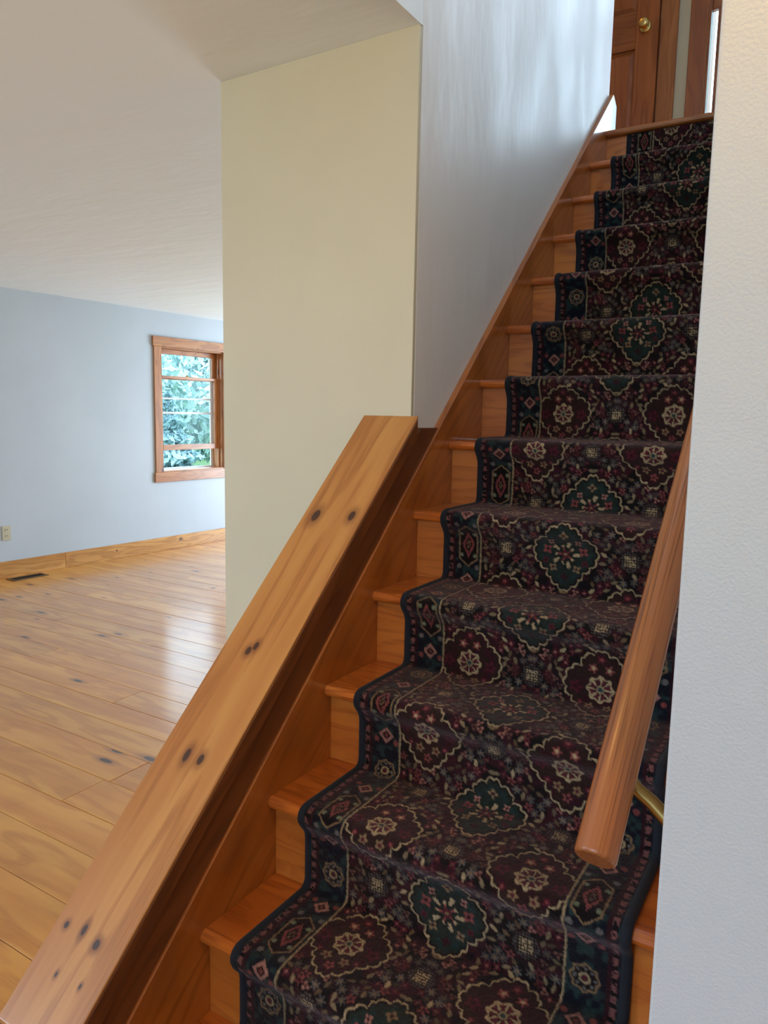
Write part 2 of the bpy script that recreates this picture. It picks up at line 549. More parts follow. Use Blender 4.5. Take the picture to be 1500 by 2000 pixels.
# ---- stair: treads, risers, skirt boards
st = empty('staircase', (0.43, 0.6, FL), 'steep varnished pine staircase with plain skirt boards under the patterned runner', 'staircase')
SW = 0.872
TT = 0.028


def nose_poly(y, z, back):
    pts = [(back, z - TT), (back, z)]
    for k in range(7):
        a = math.pi / 2 + math.pi * k / 6
        pts.append((y + 0.013 + 0.013 * math.cos(a), z - TT / 2 + TT / 2 * math.sin(a)))
    return pts


tread0 = prism('tread', nose_poly(-G, -R, -G + G + 0.042), 0.0, SW, 'tread', st, 0.0, GX)
for i in range(0, 12):
    copy_part(tread0, st, (0, (i + 1) * G, (i + 1) * R))
RS = 0.026
riser0 = box('riser', (0.0, SW, -G + RS + G, RS + 0.016, -R + 0.0005, -TT), 'riser', st, 0.0, GX)
for i in range(1, 13):
    copy_part(riser0, st, (0, i * G, i * R))
box('riser', (0.0, SW, -G + RS, -G + RS + 0.016, FL, -R - TT), 'riser', st, 0.0, GX)
prism('landing_nosing', nose_poly(12 * G, LD, 12 * G + 0.12), 0.0, SW, 'door', st, 0.0, GX)


def hline(h, y):
    return S * y + h


ye = 2.622
skirt_poly = [(-0.42, FL), (-0.42, hline(SKH, -0.42) if hline(SKH, -0.42) > FL else FL + 0.02), (2.566, hline(SKH, 2.566)), (ye, hline(SKH, 2.566) - 0.035), (ye, LD - 0.16), (2.3, hline(-0.30, 2.3)), (0.1, FL)]
prism('skirt_board', skirt_poly, XW, -0.0005, 'skirt', st, 0.0015, GS)
prism('skirt_board', [(-0.25, FL), (-0.25, hline(SKH, -0.25)), (2.566, hline(SKH, 2.566)), (2.55, LD - 0.16), (2.3, hline(-0.30, 2.3)), (0.1, FL)],
      SW + 0.0005, XR - 0.0005, 'skirt', st, 0.0015, GS)
# landing boards
lf = empty('floor_upper', (0.4, 3.0, LD - 0.02), 'pine boards of the upper landing', None, None, 'structure')
yy = 12 * G + 0.121
while yy < YB:
    box('plank', (-1.9, RIGHTX - 0.1, yy + 0.001, min(yy + 0.14, YB) - 0.001, LD - 0.0195, LD - 0.0005), 'floor', lf, 0.001, GX)
    yy += 0.14
box('plank', (-1.9, -0.0205, 2.57, 12 * G + 0.12, LD - 0.0195, LD - 0.0005), 'floor', lf, 0.001, GX)

# ---- half wall beside the lower steps with its thick sloping cap
hw = empty('stair_half_wall', (-0.09, 0.26, FL), 'sloping half wall beside the lower steps topped by a thick knotty pine cap', 'half wall')
YL = -0.312
prism('wall_body', [(YL + 0.012, FL), (YC - 0.001, FL), (YC - 0.001, hline(0.19, YC)), (YL + 0.012, hline(0.19, YL + 0.012))], -0.155, XW - 0.001, 'cream', hw)
CT, CB = 0.2505, 0.1895
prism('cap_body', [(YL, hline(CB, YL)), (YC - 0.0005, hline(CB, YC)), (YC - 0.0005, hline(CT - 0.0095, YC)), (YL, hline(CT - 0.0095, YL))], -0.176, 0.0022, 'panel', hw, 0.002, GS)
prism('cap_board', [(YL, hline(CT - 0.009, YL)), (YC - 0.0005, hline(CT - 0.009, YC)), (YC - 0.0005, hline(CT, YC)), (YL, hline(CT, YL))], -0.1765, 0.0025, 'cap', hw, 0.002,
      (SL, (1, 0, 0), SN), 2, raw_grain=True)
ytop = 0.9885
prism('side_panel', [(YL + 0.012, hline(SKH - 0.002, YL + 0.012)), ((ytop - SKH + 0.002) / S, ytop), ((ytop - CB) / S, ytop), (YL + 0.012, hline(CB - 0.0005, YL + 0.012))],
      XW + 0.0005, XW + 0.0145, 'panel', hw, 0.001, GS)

# ---- stair runner
TH = 0.009


def runner_path():
    P = []
    def arc(cy, cz, r, a0, a1, n):
        for k in range(n + 1):
            a = a0 + (a1 - a0) * k / n
            P.append((cy + r * math.cos(a), cz + r * math.sin(a)))
    marks = {}
    for i in range(12, -3, -1):
        y, z = i * G, i * R
        if i < 12:
            # tread, back to front
            marks[i] = None
            P.append((y + 0.04, z + TH))
            # nose
            cy, cz, rn = y + 0.013, z - TT / 2 - 0.001, 0.013 + TH + 0.0015
            marks[i] = len(P)
            arc(cy, z + TH - rn, rn, math.pi / 2, math.pi * 1.22, 10)
        fy = y + RS - TH
        P.append((fy - 0.004, z - 0.052))
        P.append((fy, z - 0.066))
        zb = z - R
        if i == -2: break
        rc = 0.016
        P.append((fy, zb + TH + rc))
        # concave corner to the tread below
        cy, cz = fy - rc, zb + TH + rc
        for k in range(1, 7):
            a = 0 - (math.pi / 2) * k / 6
            P.append((cy + rc * math.cos(a), cz + rc * math.sin(a)))
    return P, marks


P_, marks_ = runner_path()
P_ = np.array(P_)
P_[0] = (12 * G + RS - TH, LD - TT - 0.002)
keep = P_[:, 1] > FL + 0.01
seglen = np.r_[0, np.cumsum(np.hypot(*np.diff(P_, axis=0).T))]
U = {i: seglen[k] for i, k in marks_.items() if k is not None}
LS = U[4] - U[5]
u_end = seglen[-1]
u_split = U[5]
u_rows = np.r_[np.arange(0, u_split, 0.0036), np.arange(u_split, u_end, 0.0023)]
py = np.interp(u_rows, seglen, P_[:, 0]); pz = np.interp(u_rows, seglen, P_[:, 1])
for k in range(2):                        # carpet does not crease sharply
    py = np.r_[py[:3], np.convolve(py, np.ones(7) / 7, 'valid'), py[-3:]]; pz = np.r_[pz[:3], np.convolve(pz, np.ones(7) / 7, 'valid'), pz[-3:]]
ty = np.gradient(py); tz = np.gradient(pz)
tl = np.hypot(ty, tz); ty /= tl; tz /= tl
ny, nz = tz, -ty                          # outward normal of the path (path runs downwards)
for k in range(2):                        # soften the normals
    ny = np.convolve(np.pad(ny, 2, 'edge'), np.ones(5) / 5, 'valid'); nz = np.convolve(np.pad(nz, 2, 'edge'), np.ones(5) / 5, 'valid')
if ny[len(ny) // 2] > 0 and False: pass
sgn = -1.0 if np.mean(ny) > 0 else 1.0    # outward is towards -y
ny *= sgn; nz *= sgn
CX, HW, BW = 0.432, 0.345, 0.020          # centre, half width, binding width
s_cols = np.linspace(-(HW - BW + 0.003), HW - BW + 0.003, 270)
PER = (6 * LS + 0.075) / 8.0
PH = U[7] + 0.030 + 0.039                # centre of a green medallion
SS, UU = np.meshgrid(s_cols, u_rows)


def vnoise(a, b, freq, seed):
    """smooth value noise"""
    rg = np.random.default_rng(seed)
    T = rg.random((256, 256))
    x, y = a * freq, b * freq
    xi, yi = np.floor(x).astype(int), np.floor(y).astype(int)
    fx, fy = x - xi, y - yi
    fx = fx * fx * (3 - 2 * fx); fy = fy * fy * (3 - 2 * fy)
    g = lambda i, j: T[(yi + j) % 256, (xi + i) % 256]
    return (g(0, 0) * (1 - fx) + g(1, 0) * fx) * (1 - fy) + (g(0, 1) * (1 - fx) + g(1, 1) * fx) * fy


# fuzzy pile: look the pattern up at slightly scattered points
SJ = SS + (vnoise(SS, UU, 260, 1) - 0.5) * 0.0028
UJ = UU + (vnoise(SS, UU, 260, 2) - 0.5) * 0.0028
C = lambda r, g, b: np.array(srgb(r, g, b)[:3])
K_BLACK, K_BURG, K_WINE, K_ROSE, K_PINK = C(16, 10, 12), C(52, 16, 25), C(88, 26, 40), C(142, 72, 70), C(172, 116, 104)
K_CREAM, K_TAN, K_GREEN, K_TEAL, K_SLATE, K_BROWN, K_NAVY = C(184, 158, 122), C(140, 112, 82), C(38, 50, 44), C(46, 72, 72), C(106, 100, 98), C(46, 26, 22), C(14, 21, 36)
n1 = vnoise(SJ, UJ, 55, 3)
col = K_BLACK + (K_BURG - K_BLACK) * np.clip((n1 - 0.42) * 3.5, 0, 1)[..., None]


def lay(mask, c):
    global col
    mk = np.clip(mask, 0, 1)[..., None]
    col = col * (1 - mk) + np.asarray(c) * mk


def soft(d, w):
    """1 inside (d<0), fading over w"""
    return np.clip(0.5 - d / w, 0, 1)


def wrap(u, c):
    return (u - c + PER / 2) % PER - PER / 2


E1 = 0.0022
field = np.abs(SJ) < 0.229
SA = np.abs(SJ)                           # the design is mirrored about the centre line
FS = 0.159                                # column of the brown medallions


def patch(cx, r):
    """columns of the runner within r of cx"""
    j = np.nonzero(np.abs(s_cols - cx) < r + 0.003)[0]
    return slice(j[0], j[-1] + 1) if len(j) else slice(0, 0)


def lay_in(sl, mask, c):
    mk = np.clip(mask, 0, 1)[..., None]
    col[:, sl] = col[:, sl] * (1 - mk) + np.asarray(c) * mk


def blossom(cx, cu, r, c, cc, pet=5):
    for sg in ((-1, 1) if abs(cx) > 1e-6 else (1,)):
        sl = patch(sg * cx, r * 1.2)
        dx, du = SJ[:, sl] - sg * cx, wrap(UJ[:, sl], cu)
        rr = np.hypot(dx, du); th = np.arctan2(du, dx)
        lay_in(sl, soft(rr - r * (0.72 + 0.3 * np.cos(pet * th + cu * 90)), E1), c)
        lay_in(sl, soft(rr - r * 0.33, E1), cc)


def leaf(cx, cu, L, w, ang, c):
    for sg in (-1, 1):
        sl = patch(sg * cx, L * 1.2)
        dx, du = (SJ[:, sl] - sg * cx) * sg, wrap(UJ[:, sl], cu)
        a = dx * math.cos(ang) + du * math.sin(ang); b = -dx * math.sin(ang) + du * math.cos(ang)
        d = np.abs(b) - w * (1 - (a / L) ** 2)
        lay_in(sl, (np.abs(a) < L) * soft(d, E1), c)


# scattered blossoms and leaves between the medallions
rg = random.Random(5)
spots = []
tries = 0
while len(spots) < 96 and tries < 9000:
    tries += 1
    cx, cu = rg.uniform(0.004, 0.222), PH + rg.uniform(0, PER)
    w2 = abs((cu - PH + PER / 2) % PER - PER / 2); w1 = PER / 2 - w2
    if math.hypot(cx / 0.092, w2 / 0.098) < 1 or math.hypot((cx - FS) / 0.09, w1 / 0.096) < 1: continue
    if math.hypot(cx, w1) < 0.036 or math.hypot(cx - FS, w2) < 0.036: continue
    if any(math.hypot(cx - a, (cu - b + PER / 2) % PER - PER / 2) < 0.0142 for a, b in spots): continue
    spots.append((cx, cu))
for k, (cx, cu) in enumerate(spots):
    fade = rg.choice((0.3, 0.45, 0.6, 0.85))
    w = (0, 1, 2, 3, 4, 2, 5, 1)[k % 8]
    if w == 0: blossom(cx, cu, 0.0105, K_ROSE * fade, K_BURG)
    elif w == 1: leaf(cx, cu, 0.0098, 0.0042, rg.uniform(0, 3.1), K_CREAM * fade)
    elif w == 2: blossom(cx, cu, 0.0100, K_SLATE * fade, K_TAN * fade, 6)
    elif w == 3: leaf(cx, cu, 0.009, 0.0040, rg.uniform(0, 3.1), K_TAN * fade)
    elif w == 4: blossom(cx, cu, 0.0092, K_WINE, K_PINK * fade, 4)
    else: blossom(cx, cu, 0.0082, K_PINK * fade, K_BURG, 3)

# pale crossed rosettes
for cx, cu in ((0, PH + PER / 2), (FS, PH)):
    for sg in ((-1, 1) if cx else (1,)):
        dx, du = SJ - sg * cx, wrap(UJ, cu)
        rr = np.hypot(dx, du); th = np.arctan2(du, dx)
        lay(soft(rr - 0.031 * (0.86 + 0.14 * np.cos(8 * th)), E1), K_BROWN * 0.7)
        grid = np.cos(dx * 2 * math.pi / 0.0125) * np.cos(du * 2 * math.pi / 0.0125)
        lay((rr < 0.026) * np.clip((np.abs(grid) - 0.45) * 5, 0, 1) * 0.9, K_SLATE * 0.8)
        lay(soft(np.maximum(np.abs(dx), np.abs(du)) - 0.013, E1) * (np.abs(grid) > 0.3), K_CREAM * 0.85)


CUSP = np.array([(0, -1.06), (0.22, -0.93), (0.50, -0.80), (0.57, -0.58), (0.84, -0.46), (0.99, -0.20), (0.99, 0.10), (0.82, 0.34), (0.58, 0.52), (0.46, 0.76), (0.22, 0.97), (0, 1.10)])
CUSP_T = np.arctan2(CUSP[:, 1], CUSP[:, 0])
CUSP_R = np.hypot(CUSP[:, 0], CUSP[:, 1])


def outline_R(dx, du, a, b):
    """scalloped ogee: straight runs between cusps, each bulging outwards (normalised)"""
    th = np.arctan2(du / b, np.abs(dx) / a)
    k = np.clip(np.searchsorted(CUSP_T, th) - 1, 0, len(CUSP_T) - 2)
    f = (th - CUSP_T[k]) / (CUSP_T[k + 1] - CUSP_T[k])
    return CUSP_R[k] * (1 - f) + CUSP_R[k + 1] * f + 0.085 * np.sin(np.pi * np.clip(f, 0, 1))


def medallion(cx, cu, green):
    for sg in ((-1, 1) if cx else (1,)):
        dx, du = (SJ - sg * cx), wrap(UJ, cu)
        rr = np.hypot(dx, du); th = np.arctan2(du, dx)
        near = np.hypot(dx / 0.08, du / 0.086)
        edge = (near - outline_R(dx, du, 0.080, 0.086)) * 0.080
        lay(soft(edge, E1), K_BLACK)
        bead = 0.80 + 0.35 * vnoise(SJ, UJ, 170, 9)
        lay(soft(np.abs(edge + 0.003) - 0.0020, E1) * bead, K_CREAM)
        if green:
            lay(soft(edge + 0.0105, E1), K_GREEN * 0.75)
            lay(soft(np.abs(edge + 0.024) - 0.0035, E1) * (np.cos(11 * th) > -0.3), K_TEAL * 0.55)
            lay(soft(rr - 0.040 * (0.85 + 0.15 * np.cos(8 * th)), E1), K_GREEN * 0.5)
            # palmette: ten curling rays round a dark heart
            pet = soft(np.abs(rr - 0.022 - 0.006 * np.cos(5 * th)) - 0.0085, E1) * (np.cos(10 * th) > 0.05)
            lay(pet, K_CREAM * 0.9)
            lay(pet * (rr < 0.019), K_ROSE)
            lay(soft(rr - 0.0095, E1), K_WINE)
            lay(soft(rr - 0.004, E1), K_TAN)
            for ox, ou, r0, c0 in ((0.046, -0.010, 0.0135, K_ROSE), (-0.046, -0.010, 0.0135, K_ROSE), (0.030, 0.036, 0.011, K_TAN), (-0.030, 0.036, 0.011, K_TAN),
                                   (0.050, 0.020, 0.009, K_WINE), (-0.050, 0.020, 0.009, K_WINE), (0, -0.056, 0.012, K_TAN), (0.034, -0.034, 0.009, K_PINK), (-0.034, -0.034, 0.009, K_PINK), (0, 0.058, 0.011, K_BURG)):
                d2 = np.hypot(dx - ox, du - ou); t2 = np.arctan2(du - ou, dx - ox)
                lay(soft(d2 - r0 * (0.74 + 0.26 * np.cos(4 * t2 + ox * 80)), E1), c0)
                lay(soft(d2 - r0 * 0.34, E1), K_BURG)
        else:
            lay(soft(edge + 0.0085, E1), K_BROWN)
            lay(soft(edge + 0.0085, E1) * np.clip((vnoise(SJ, UJ, 70, 12) - 0.55) * 4, 0, 1), K_BURG)
            # rosette with a beaded rim and red petals
            rim = 0.0315 * (0.92 + 0.09 * np.cos(8 * th))
            lay(soft(rr - rim, E1), K_BURG)
            lay(soft(np.abs(rr - rim + 0.002) - 0.0024, E1), K_CREAM)
            lay(soft(np.abs(rr - 0.019) - 0.009, E1) * (np.cos(8 * th) > 0.55), K_CREAM * 0.85)
            lay(soft(np.abs(rr - 0.0175) - 0.006, E1) * (np.cos(8 * th + math.pi) > 0.5), K_WINE * 1.3)
            lay(soft(rr - 0.0085, E1), K_CREAM * 0.8)
            lay(soft(rr - 0.0055, E1), K_TEAL * 0.8)
            for ox, ou, r0, c0, c1 in ((0.055, 0.002, 0.016, K_WINE, K_BURG), (-0.055, 0.002, 0.016, K_WINE, K_BURG), (0.018, -0.046, 0.0115, K_ROSE, K_CREAM), (-0.018, -0.046, 0.0115, K_ROSE, K_CREAM),
                                       (0.020, 0.046, 0.0115, K_TAN, K_WINE), (-0.020, 0.046, 0.0115, K_TAN, K_WINE), (0, 0.066, 0.011, K_ROSE, K_BURG), (0, -0.068, 0.012, K_WINE, K_ROSE), (0.042, 0.038, 0.008, K_WINE, K_ROSE), (-0.042, 0.038, 0.008, K_WINE, K_ROSE)):
                d2 = np.hypot(dx - ox, du - ou); t2 = np.arctan2(du - ou, dx - ox)
                lay(soft(d2 - r0 * (0.76 + 0.24 * np.cos(5 * t2)), E1), c0)
                lay(soft(d2 - r0 * 0.36, E1), c1)


medallion(FS, PH + PER / 2, False)
medallion(0, PH, True)

# border: cream line, band of cartouches, dashed stripe
PERB = (4 * LS - 0.18) / 4
PHB = U[4] + 0.11
wrapb = lambda u, c: (u - c + PERB / 2) % PERB - PERB / 2
B0, B1 = 0.231, 0.302
band = (SA > B0) & (SA < HW)
bgc = K_NAVY * 0.7 + (K_TEAL * 0.55 - K_NAVY * 0.7) * np.clip((vnoise(SJ, UJ, 90, 21) - 0.5) * 4, 0, 1)[..., None]
col = np.where(band[..., None], bgc, col)
bx = SA - (B0 + B1) / 2 - 0.001           # across the band, 0 at its middle
hexu = wrapb(UJ, PHB)
hx = np.maximum(np.abs(bx) - 0.028, (np.abs(hexu) + 0.75 * np.abs(bx)) - 0.061)
inb = (SA > B0 + 0.003) & (SA < B1 + 0.004)
lay(inb * soft(hx, E1), K_BLACK)
lay(inb * soft(np.abs(hx + 0.002) - 0.0019, E1), K_TAN)
dm = np.abs(bx) / 0.017 + np.abs(hexu) / 0.036
lay(inb * (np.abs(dm - 0.78) < 0.27), K_ROSE * 0.85)
lay(inb * (np.abs(dm - 0.62) < 0.08), K_BURG)
lay(inb * (dm < 0.34), K_TAN * 0.8); lay(inb * (dm < 0.2), K_BURG * 0.6)
for sx in (-1, 1):
    for su in (-1, 1):
        lay(inb * soft(np.hypot(bx - sx * 0.019, hexu - su * 0.030) - 0.0052, E1), C(120, 128, 104))
for du0 in (-0.098, 0.098):
    hu = wrapb(UJ, PHB + du0)
    dd = np.abs(bx) + np.abs(hu)
    lay(inb * soft(dd - 0.021, E1), K_BLACK)
    lay(inb * soft(np.abs(dd - 0.0155) - 0.0045, E1), K_PINK * 0.8 + K_SLATE * 0.2)
    lay(inb * soft(dd - 0.0055, E1), K_ROSE * 0.7)
hu = wrapb(UJ, PHB + PERB / 2)
rr = np.hypot(bx, hu); th = np.arctan2(hu, bx)
lay(inb * soft(rr - 0.0285 * (0.92 + 0.08 * np.cos(8 * th)), E1), K_BLACK)
lay(inb * soft(np.abs(rr - 0.0265 * (0.92 + 0.08 * np.cos(8 * th))) - 0.002, E1), K_TAN)
lay(inb * soft(np.abs(rr - 0.018) - 0.0032, E1) * (np.cos(8 * th) > 0.2), K_SLATE)
lay(inb * soft(np.abs(rr - 0.0085) - 0.0022, E1), K_CREAM * 0.8)
lay(inb * soft(rr - 0.0045, E1), K_WINE)
for du0, sx in ((0.062, -1), (0.062, 1), (-0.062, -1), (-0.062, 1), (0.112, 1), (-0.112, -1), (0.112, -1), (-0.112, 1)):
    hu = wrapb(UJ, PHB + du0)
    lay(inb * soft(np.hypot(bx - sx * 0.026, hu) - 0.0065, E1), K_ROSE * 0.8 if abs(du0) > 0.1 else K_SLATE)
lay(soft(np.abs(SA - B0) - 0.0019, E1) * (0.75 + 0.4 * vnoise(SJ, UJ, 170, 31)), K_CREAM * 0.85)
lay(soft(np.abs(SA - 0.3085) - 0.0035, E1), K_BURG * 0.8)
stripe = soft(np.abs(SA - 0.318) - 0.0052, E1)
lay(stripe, K_BLACK)
lay(stripe * (np.cos(UJ * 2 * math.pi / 0.024) > -0.45) * (vnoise(SJ, UJ, 240, 33) > 0.32), K_ROSE * 0.6 + K_SLATE * 0.3)

col *= 0.74 * (0.72 + 0.5 * vnoise(SS, UU, 330, 41))[..., None] * (0.9 + 0.2 * vnoise(SS, UU, 9, 42))[..., None]
hgt = 0.0011 * vnoise(SS, UU, 300, 51) + 0.0008 * vnoise(SS, UU, 60, 52)
nr, nc = SS.shape
VX = CX + SS
VY = py[:, None] + ny[:, None] * hgt
VZ = pz[:, None] + nz[:, None] * hgt + F
runner = empty('stair_runner', (CX, 0.6, FL), 'dark burgundy and black floral carpet runner laid down the pine stairs', 'carpet runner')


def grid_mesh(name, V3, nr, nc, mat, parent, colors=None):
    me = bpy.data.meshes.new(name)
    V3 = V3.reshape(-1, 3).astype(np.float32)
    V3 = V3 - np.array(ORG[parent], dtype=np.float32)
    ii = np.arange((nr - 1) * (nc - 1))
    a = (ii // (nc - 1)) * nc + ii % (nc - 1)
    quads = np.stack([a, a + nc, a + nc + 1, a + 1], 1).astype(np.int32)
    me.vertices.add(len(V3)); me.vertices.foreach_set('co', V3.ravel())
    me.loops.add(quads.size); me.loops.foreach_set('vertex_index', quads.ravel())
    me.polygons.add(len(quads))
    me.polygons.foreach_set('loop_start', np.arange(0, quads.size, 4, dtype=np.int32))
    me.polygons.foreach_set('use_smooth', np.ones(len(quads), dtype=bool))
    me.update(calc_edges=True)
    me.validate()
    if colors is not None:
        ca = me.attributes.new('Col', 'FLOAT_COLOR', 'POINT')
        ca.data.foreach_set('color', np.concatenate([colors.reshape(-1, 3), np.ones((len(V3), 1))], 1).astype(np.float32).ravel())
    me.materials.append(M[mat])
    o = bpy.data.objects.new(name, me)
    COL.objects.link(o)
    o.parent = parent
    ORG[o] = ORG[parent]
    return o


grid_mesh('carpet_pile', np.stack([VX, VY, VZ], -1), nr, nc, 'carpet', runner, col)
# rolled navy binding along both long edges
sub = slice(0, None, 2)
by, bz, bny, bnz = py[sub], pz[sub], ny[sub], nz[sub]
for sg in (-1, 1):
    ang = np.linspace(0, 2 * np.pi, 11)
    cxs = CX + sg * (HW - BW / 2)
    ox = np.cos(ang) * BW / 2
    oh = np.sin(ang) * 0.0075 - 0.0035
    jit = 1 + 0.08 * (vnoise(np.zeros_like(by), u_rows[sub], 120, 61 + sg) - 0.5)
    V3 = np.stack([np.broadcast_to(cxs + ox, (len(by), 11)) if sg < 0 else np.broadcast_to(cxs - ox, (len(by), 11)),
                   by[:, None] + bny[:, None] * oh * jit[:, None], bz[:, None] + bnz[:, None] * oh * jit[:, None] + F], -1)
    grid_mesh('binding', V3, len(by), 11, 'binding', runner)

# ---- handrail on the right wall
RX, RRAD, RSL = 0.82, 0.0222, 0.90
rz = lambda y: 0.788 + RSL * (y + 0.2) - 0.2 * S
hr = empty('handrail', (RX, 0.6, rz(0.6)), 'round varnished wood handrail on brass brackets along the right stair wall', 'handrail')
rd = Vector((0, 1, RSL)).normalized()
p0, p1 = Vector((RX, -0.238, rz(-0.238))), Vector((RX, 2.3, rz(2.3)))
ln = (p1 - p0).length
path = [p0 + rd * d for d in (0.0, 0.0015, 0.004, 0.4, 1.0, 1.6, 2.2, ln - 0.004, ln)]
v, f = tube(path, [RRAD - 0.0035, RRAD - 0.001, RRAD] + [RRAD] * 4 + [RRAD, RRAD - 0.003], 40)
rl = link('rail', v, f, 'rail', hr, (tuple(rd), (1, 0, 0), tuple(rd.cross(Vector((1, 0, 0))))), smooth=True)
rl.data.polygons[len(f) - 1].use_smooth = False; rl.data.polygons[len(f) - 2].use_smooth = False
for yb in (-0.14, 0.75, 1.65):
    z0 = rz(yb) - RRAD
    pts = [(RX, yb, z0 + 0.002), (RX + 0.004, yb, z0 - 0.012), (RX + 0.018, yb, z0 - 0.026), (RX + 0.034, yb, z0 - 0.036), (RX + 0.05, yb, z0 - 0.050), (XR - 0.003, yb, z0 - 0.062)]
    v, f = tube(pts, [0.009, 0.0085, 0.008, 0.0085, 0.009, 0.0105], 14)
    br = link('bracket', v, f, 'brass_dull', hr, smooth=True)
    v, f = lathe([(0, 0.027), (0.003, 0.027), (0.006, 0.022), (0.008, 0.012)], (XR - 0.0005, yb, z0 - 0.062), (-1, 0, 0), 24)
    link('rosette', v, f, 'brass_dull', br)

# ---- window in the left wall, lower sash pushed up a hand's width
w1 = empty('window_1', LWp(0, 0.9, WZ0), 'double-hung window in a knotty pine casing with its lower sash raised', None, None, 'structure')
CWD = 0.094
wb = lambda name, b, mat='trim', par=w1, g=GL, bev=0.002: box(name, b, mat, par, bev, g, fn=LWp)
GLZ = ((0, 0, 1), tuple(LT), tuple(LN))
wb('casing', (0.001, 0.020, WU0 - CWD, WU0, WZ0 - 0.0, WZ1), g=GLZ)
wb('casing', (0.001, 0.020, WU1, WU1 + CWD, WZ0 - 0.0, WZ1), g=GLZ)
wb('head_casing', (0.001, 0.026, WU0 - CWD - 0.014, WU1 + CWD + 0.014, WZ1, WZ1 + 0.098))
wb('apron', (0.001, 0.022, WU0 - CWD - 0.014, WU1 + CWD + 0.014, WZ0 - 0.103, WZ0))
wb('stool', (-0.13, 0.012, WU0, WU1, WZ0 - 0.002, WZ0 + 0.012))
for u0, u1 in ((WU0, WU0 + 0.014), (WU1 - 0.014, WU1)):
    wb('jamb', (-0.15, 0.0, u0, u1, WZ0 + 0.012, WZ1), g=GLZ)
wb('head_jamb', (-0.15, 0.0, WU0 + 0.014, WU1 - 0.014, WZ1 - 0.014, WZ1))
wb('stop', (-0.055, -0.040, WU1 - 0.028, WU1 - 0.014, WZ0 + 0.012, WZ1 - 0.014), g=GLZ)
wb('stop', (-0.055, -0.040, WU0 + 0.014, WU0 + 0.028, WZ0 + 0.012, WZ1 - 0.014), g=GLZ)


def sash(d0, d1, z0, z1, stile, top, bot, mat='trim', par=w1, u0=WU0 + 0.015, u1=WU1 - 0.015):
    s = empty('sash', LWp((d0 + d1) / 2, (u0 + u1) / 2, z0))
    s.parent = par; s.location = ORG[s] - ORG[par]
    wb('stile', (d0, d1, u0, u0 + stile, z0, z1), mat, s, GLZ); wb('stile', (d0, d1, u1 - stile, u1, z0, z1), mat, s, GLZ)
    wb('top_rail', (d0, d1, u0 + stile, u1 - stile, z1 - top, z1), mat, s)
    wb('bottom_rail', (d0, d1, u0 + stile, u1 - stile, z0, z0 + bot), mat, s)
    dm = (d0 + d1) / 2
    box('pane', (dm - 0.002, dm + 0.002, u0 + stile - 0.003, u1 - stile + 0.003, z0 + bot - 0.003, z1 - top + 0.003), 'glass', s, fn=LWp)
    return s


sash(-0.090, -0.057, 0.600, 1.385, 0.048, 0.030, 0.058)
sash(-0.126, -0.093, 1.348, WZ1 - 0.016, 0.048, 0.048, 0.030)
v, f = lathe([(0, 0.016), (0.006, 0.016), (0.012, 0.010), (0.016, 0.006)], LWp(-0.075, 0.88, 1.386), (0, 0, 1), 12)
link('sash_lock', v, f, 'brass_dull', w1)
# white aluminium storm frame outside
sf = empty('storm_frame', LWp(-0.161, 0.9, WZ0)); sf.parent = w1; sf.location = ORG[sf] - ORG[w1]
for u0, u1 in ((WU0, WU0 + 0.03), (WU1 - 0.045, WU1)):
    wb('stile', (-0.170, -0.152, u0, u1, WZ0, WZ1), 'storm', sf, GLZ)
for z0, z1 in ((WZ0, WZ0 + 0.03), (0.985, 1.008), (1.140, 1.160), (WZ1 - 0.03, WZ1)):
    wb('bar', (-0.170, -0.152, WU0 + 0.03, WU1 - 0.045, z0, z1), 'storm', sf)

# ---- wall outlet and floor register
ot = empty('wall_outlet', LWp(0.003, -1.227, -0.131), 'ivory double outlet on the white living room wall', 'outlet')
box('cover_plate', (0.0006, 0.008, -1.265, -1.190, -0.131, -0.003), 'plastic', ot, 0.002, fn=LWp)
for zc in (-0.094, -0.040):
    sk = box('socket', (0.008, 0.0105, -1.243, -1.212, zc - 0.017, zc + 0.017), 'plastic', ot, 0.001, fn=LWp)
    for du in (-0.006, 0.006):
        box('slot', (0.0098, 0.0112, -1.2275 + du - 0.0015, -1.2275 + du + 0.0015, zc - 0.004, zc + 0.009), 'slot', sk, fn=LWp)
vt = empty('floor_register', LWp(0.16, -1.13, FL), 'brown metal floor register with a dark grille beside the baseboard', 'vent')
v0, v1, d0, d1 = -1.29, -0.97, 0.075, 0.205
multi('frame', [(d0, d1, v0, v0 + 0.02, FL + 0.0012, FL + 0.006), (d0, d1, v1 - 0.02, v1, FL + 0.0012, FL + 0.006), (d0, d0 + 0.022, v0 + 0.02, v1 - 0.02, FL + 0.0012, FL + 0.006),
                (d1 - 0.022, d1, v0 + 0.02, v1 - 0.02, FL + 0.0012, FL + 0.006)], 'vent', vt, LWp)
box('duct', (d0 + 0.022, d1 - 0.022, v0 + 0.02, v1 - 0.02, FL + 0.0010, FL + 0.0016), 'slot', vt, fn=LWp)
sl0 = None
for k in range(13):
    u = v0 + 0.032 + k * 0.0213
    box('louver', (d0 + 0.022, d1 - 0.022, u, u + 0.003, FL + 0.0016, FL + 0.004), 'slot', vt, fn=LWp)

